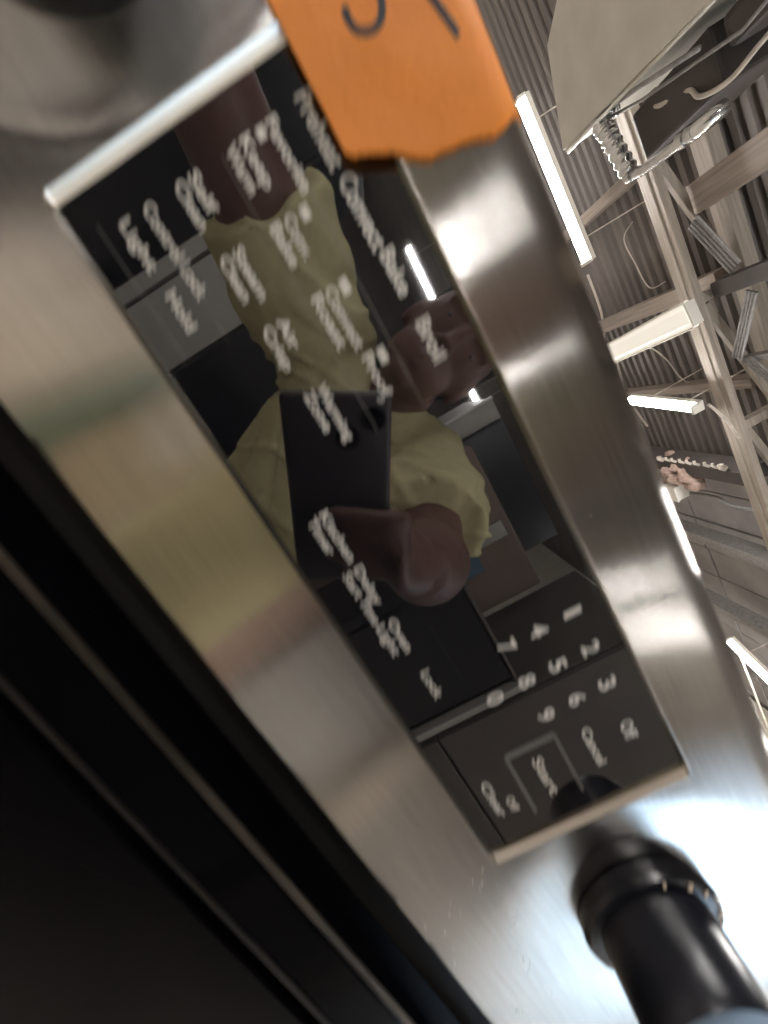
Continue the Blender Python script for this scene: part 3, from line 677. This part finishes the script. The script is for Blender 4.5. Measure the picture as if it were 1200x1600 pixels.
ball(bm, HC + Vector((0, -.026, .045)), (.081, .092, .088), 24); ball(bm, HC + Vector((0, -.055, -.01)), (.076, .066, .075), 20)
hr = remeshed('hair', bm, .006, HAIR, smooth=2, disp=lambda p, n: .004 * noise.noise(p * 90)); hr.parent = person
for s in (-1, 1):
    bm = bmesh.new(); ball(bm, HC + Vector((.032 * s, .0675, .010)), .0085, 14); ey = bm_obj('eye', bm, EYEW, smooth=True); ey.parent = person
    bm = bmesh.new(); ball(bm, HC + Vector((.0318 * s, .0722, .009)), .0042, 10); ir = bm_obj('iris', bm, HAIR, smooth=True); ir.parent = ey
    bm = bmesh.new(); hx = .18 + .097 * s + .004 * s
    tube(bm, [(hx, -.72, -1.40), (hx, -.68, -1.385), (hx, -.60, -1.395), (hx + .004 * s, -.52, -1.412), (hx + .006 * s, -.455, -1.425)], [(.036, .042), (.044, .050), (.046, .044), (.046, .032), (.026, .018)], 16)
    sho = bm_obj('shoe', bm, SHOE, smooth=True, auto=50); sho.parent = person
    bm = bmesh.new(); box(bm, (hx - .046, -.735, FZ + .001), (hx + .046, -.445, FZ + .026), .01); so = bm_obj('sole', bm, SOLE); so.parent = sho

# ------------------------------------------------------------------ stock behind the person, seen only as reflections
CREAM = mat('cream_card', (.78, .67, .55), .8, noise_amt=.08, nscale=4); GREENC = mat('green_card', (.17, .24, .16), .8, noise_amt=.1)
TANC = mat('tan_card', (.50, .40, .26), .8, noise_amt=.1); PINKC = mat('pinkish_card', (.56, .40, .33), .8, noise_amt=.08)
FX0, FXM, FX1 = -1.185, -1.085, -.70
def appliance(name, lo, hi, m, label, cat, parts):
    lo, hi = Vector(lo), Vector(hi); root = empty(name, ((lo.x + hi.x) / 2, (lo.y + hi.y) / 2, lo.z)); tag(root, label, cat)
    bm = bmesh.new(); box(bm, lo, hi, .012); rel(bm_obj('cabinet', bm, m), root)
    for nm, a, b, pm in parts:
        bm = bmesh.new(); box(bm, a, b, .004); rel(bm_obj(nm, bm, pm), root)
    return root
appliance('refrigerator', (FX0, -2.95, FZ), (FX1, -2.25, -.10), GREYA, 'grey side by side refrigerator mirrored at the left end of the black glass', 'refrigerator',
    [('freezer_door', (FX0 + .005, -2.247, FZ + .1), (FXM - .012, -2.20, -.105), GREYA), ('door', (FXM + .012, -2.247, FZ + .1), (FX1 - .005, -2.20, -.105), GREYA), ('door_gap', (FXM - .010, -2.247, FZ + .1), (FXM + .010, -2.235, -.105), BLACKA)])
appliance('refrigerator', (-2.15, -3.0, FZ), (-1.20, -2.30, .75), BLACKA, 'tall black refrigerator at the left, beside the grey one mirrored in the glass', 'refrigerator',
    [('door', (-1.67, -2.297, FZ + .1), (-1.21, -2.26, .74), BLACKA), ('freezer_door', (-2.14, -2.297, FZ + .1), (-1.69, -2.26, .74), BLACKA), ('handle', (-1.73, -2.255, -.5), (-1.71, -2.21, .4), BLACKA)])
appliance('dishwasher', (-.68, -2.8, FZ), (.10, -2.2, .02), BLACKA, 'black dishwasher mirrored between the grey refrigerator and the phone', 'dishwasher',
    [('door', (-.67, -2.197, FZ + .1), (.09, -2.17, -.12), BLACKA), ('control_strip', (-.67, -2.197, -.11), (.09, -2.18, .01), BLACKA), ('handle', (-.45, -2.165, -.2), (-.13, -2.13, -.17), STAINA)])
appliance('refrigerator', (.52, -3.3, FZ), (1.45, -2.5, .80), BLACKA, 'tall black refrigerator mirrored beside the face of the person', 'refrigerator',
    [('side_panel', (.37, -3.3, FZ), (.52 - .003, -2.51, .80), GREYA), ('edge_trim', (.36, -2.52, FZ), (.378, -2.485, .80), WHITEA), ('door', (.53, -2.497, -.6), (1.44, -2.46, .79), BLACKA), ('handle', (.60, -2.455, -.3), (.63, -2.40, .5), BLACKA)])
cb = appliance('cardboard_box', (.45, -2.35, FZ), (1.28, -1.75, .40), CARD, 'big brown cardboard carton with a white strip and blue film on it', 'box',
    [('blue_film', (.80, -1.747, -.04), (1.06, -1.743, .17), BLUE), ('white_strip', (.85, -1.7425, .03), (.94, -1.738, .36), GREYA), ('flap_seam', (.46, -1.7485, -.72), (1.44, -1.744, -.70), BEAMD)])
appliance('cooking_range', (.70, -1.74, FZ), (1.27, -1.22, .03), BLACKA, 'low black range with a white bottom drawer mirrored below the elbow of the person', 'range',
    [('rim', (.695, -1.741, .032), (1.275, -1.205, .046), STAINA), ('oven_window', (.76, -1.217, -.55), (1.20, -1.205, -.15), BLACKA), ('drawer', (.71, -1.217, FZ + .08), (1.26, -1.195, -.62), WHITEA)])
appliance('steel_cabinet', (1.33, -1.80, FZ), (2.30, -1.20, .60), STAINA, 'brownish steel cabinet with a white corner post mirrored by the number keys', 'cabinet',
    [('corner_post', (1.29, -1.24, FZ), (1.322, -1.19, .05), GREYA), ('door', (1.335, -1.197, -.36), (2.28, -1.17, .58), STAINA), ('drawer', (1.335, -1.197, -1.3), (2.28, -1.17, -.62), GREYA), ('drawer', (1.335, -1.197, -.61), (2.28, -1.17, -.37), STAINA), ('added_pale_strip', (1.36, -1.1695, -1.28), (1.50, -1.150, -.60), CREAM)])  # the narrow cream strip is added for the bright line it mirrors
appliance('refrigerator', (-4.2, -5.2, FZ), (-3.1, -4.3, .5), WHITEA, 'white refrigerator far to the left behind the person', 'refrigerator', [('door', (-4.19, -4.297, -.5), (-3.11, -4.25, .49), WHITEA), ('freezer_door', (-4.19, -4.297, FZ + .1), (-3.11, -4.25, -.53), WHITEA)])
appliance('refrigerator', (-3.0, -5.2, FZ), (-2.0, -4.4, .4), STAINA, 'steel refrigerator beside the white refrigerator far to the left', 'refrigerator', [('door', (-2.99, -4.397, -.5), (-2.01, -4.35, .39), STAINA), ('freezer_door', (-2.99, -4.397, FZ + .1), (-2.01, -4.35, -.53), STAINA)])
appliance('refrigerator', (3.6, -3.2, FZ), (4.5, -2.4, .4), WHITEA, 'white refrigerator to the right by the loading door', 'refrigerator', [('door', (3.61, -2.397, -.5), (4.49, -2.35, .39), WHITEA), ('freezer_door', (3.61, -2.397, FZ + .1), (4.49, -2.35, -.53), WHITEA)])

for lo, hi, m, lab in (((-1.02, -1.6, FZ), (-.52, -1.2, -.66), CREAM, 'cream carton added on the floor, mirrored as a pale band left of the glass'),  # cartons added for the colour bands they mirror in the steel
        ((-.49, -1.6, FZ), (-.38, -1.2, -.68), GREENC, 'narrow green carton added on the floor between the cream and the tan cartons'),
        ((-.36, -1.6, FZ), (-.04, -1.22, -.66), TANC, 'tan carton added on the floor right of the narrow green carton'),
        ((.42, -1.55, FZ), (.68, -1.16, -.68), PINKC, 'pinkish carton added on the floor left of the black range'),
        ((-1.75, -1.6, FZ), (-1.10, -1.2, -.66), STAINA, 'dark brown carton added on the floor left of the cream carton')):
    appliance('carton', lo, hi, m, lab, 'box', [('tape_seam', (lo[0] + .004, hi[1] + .0005, hi[2] - .30), (hi[0] - .004, hi[1] + .004, hi[2] - .26), m), ('flap', (lo[0] + .003, lo[1] + .003, hi[2] + .0005), (hi[0] - .003, (lo[1] + hi[1]) / 2 - .003, hi[2] + .006), m)])
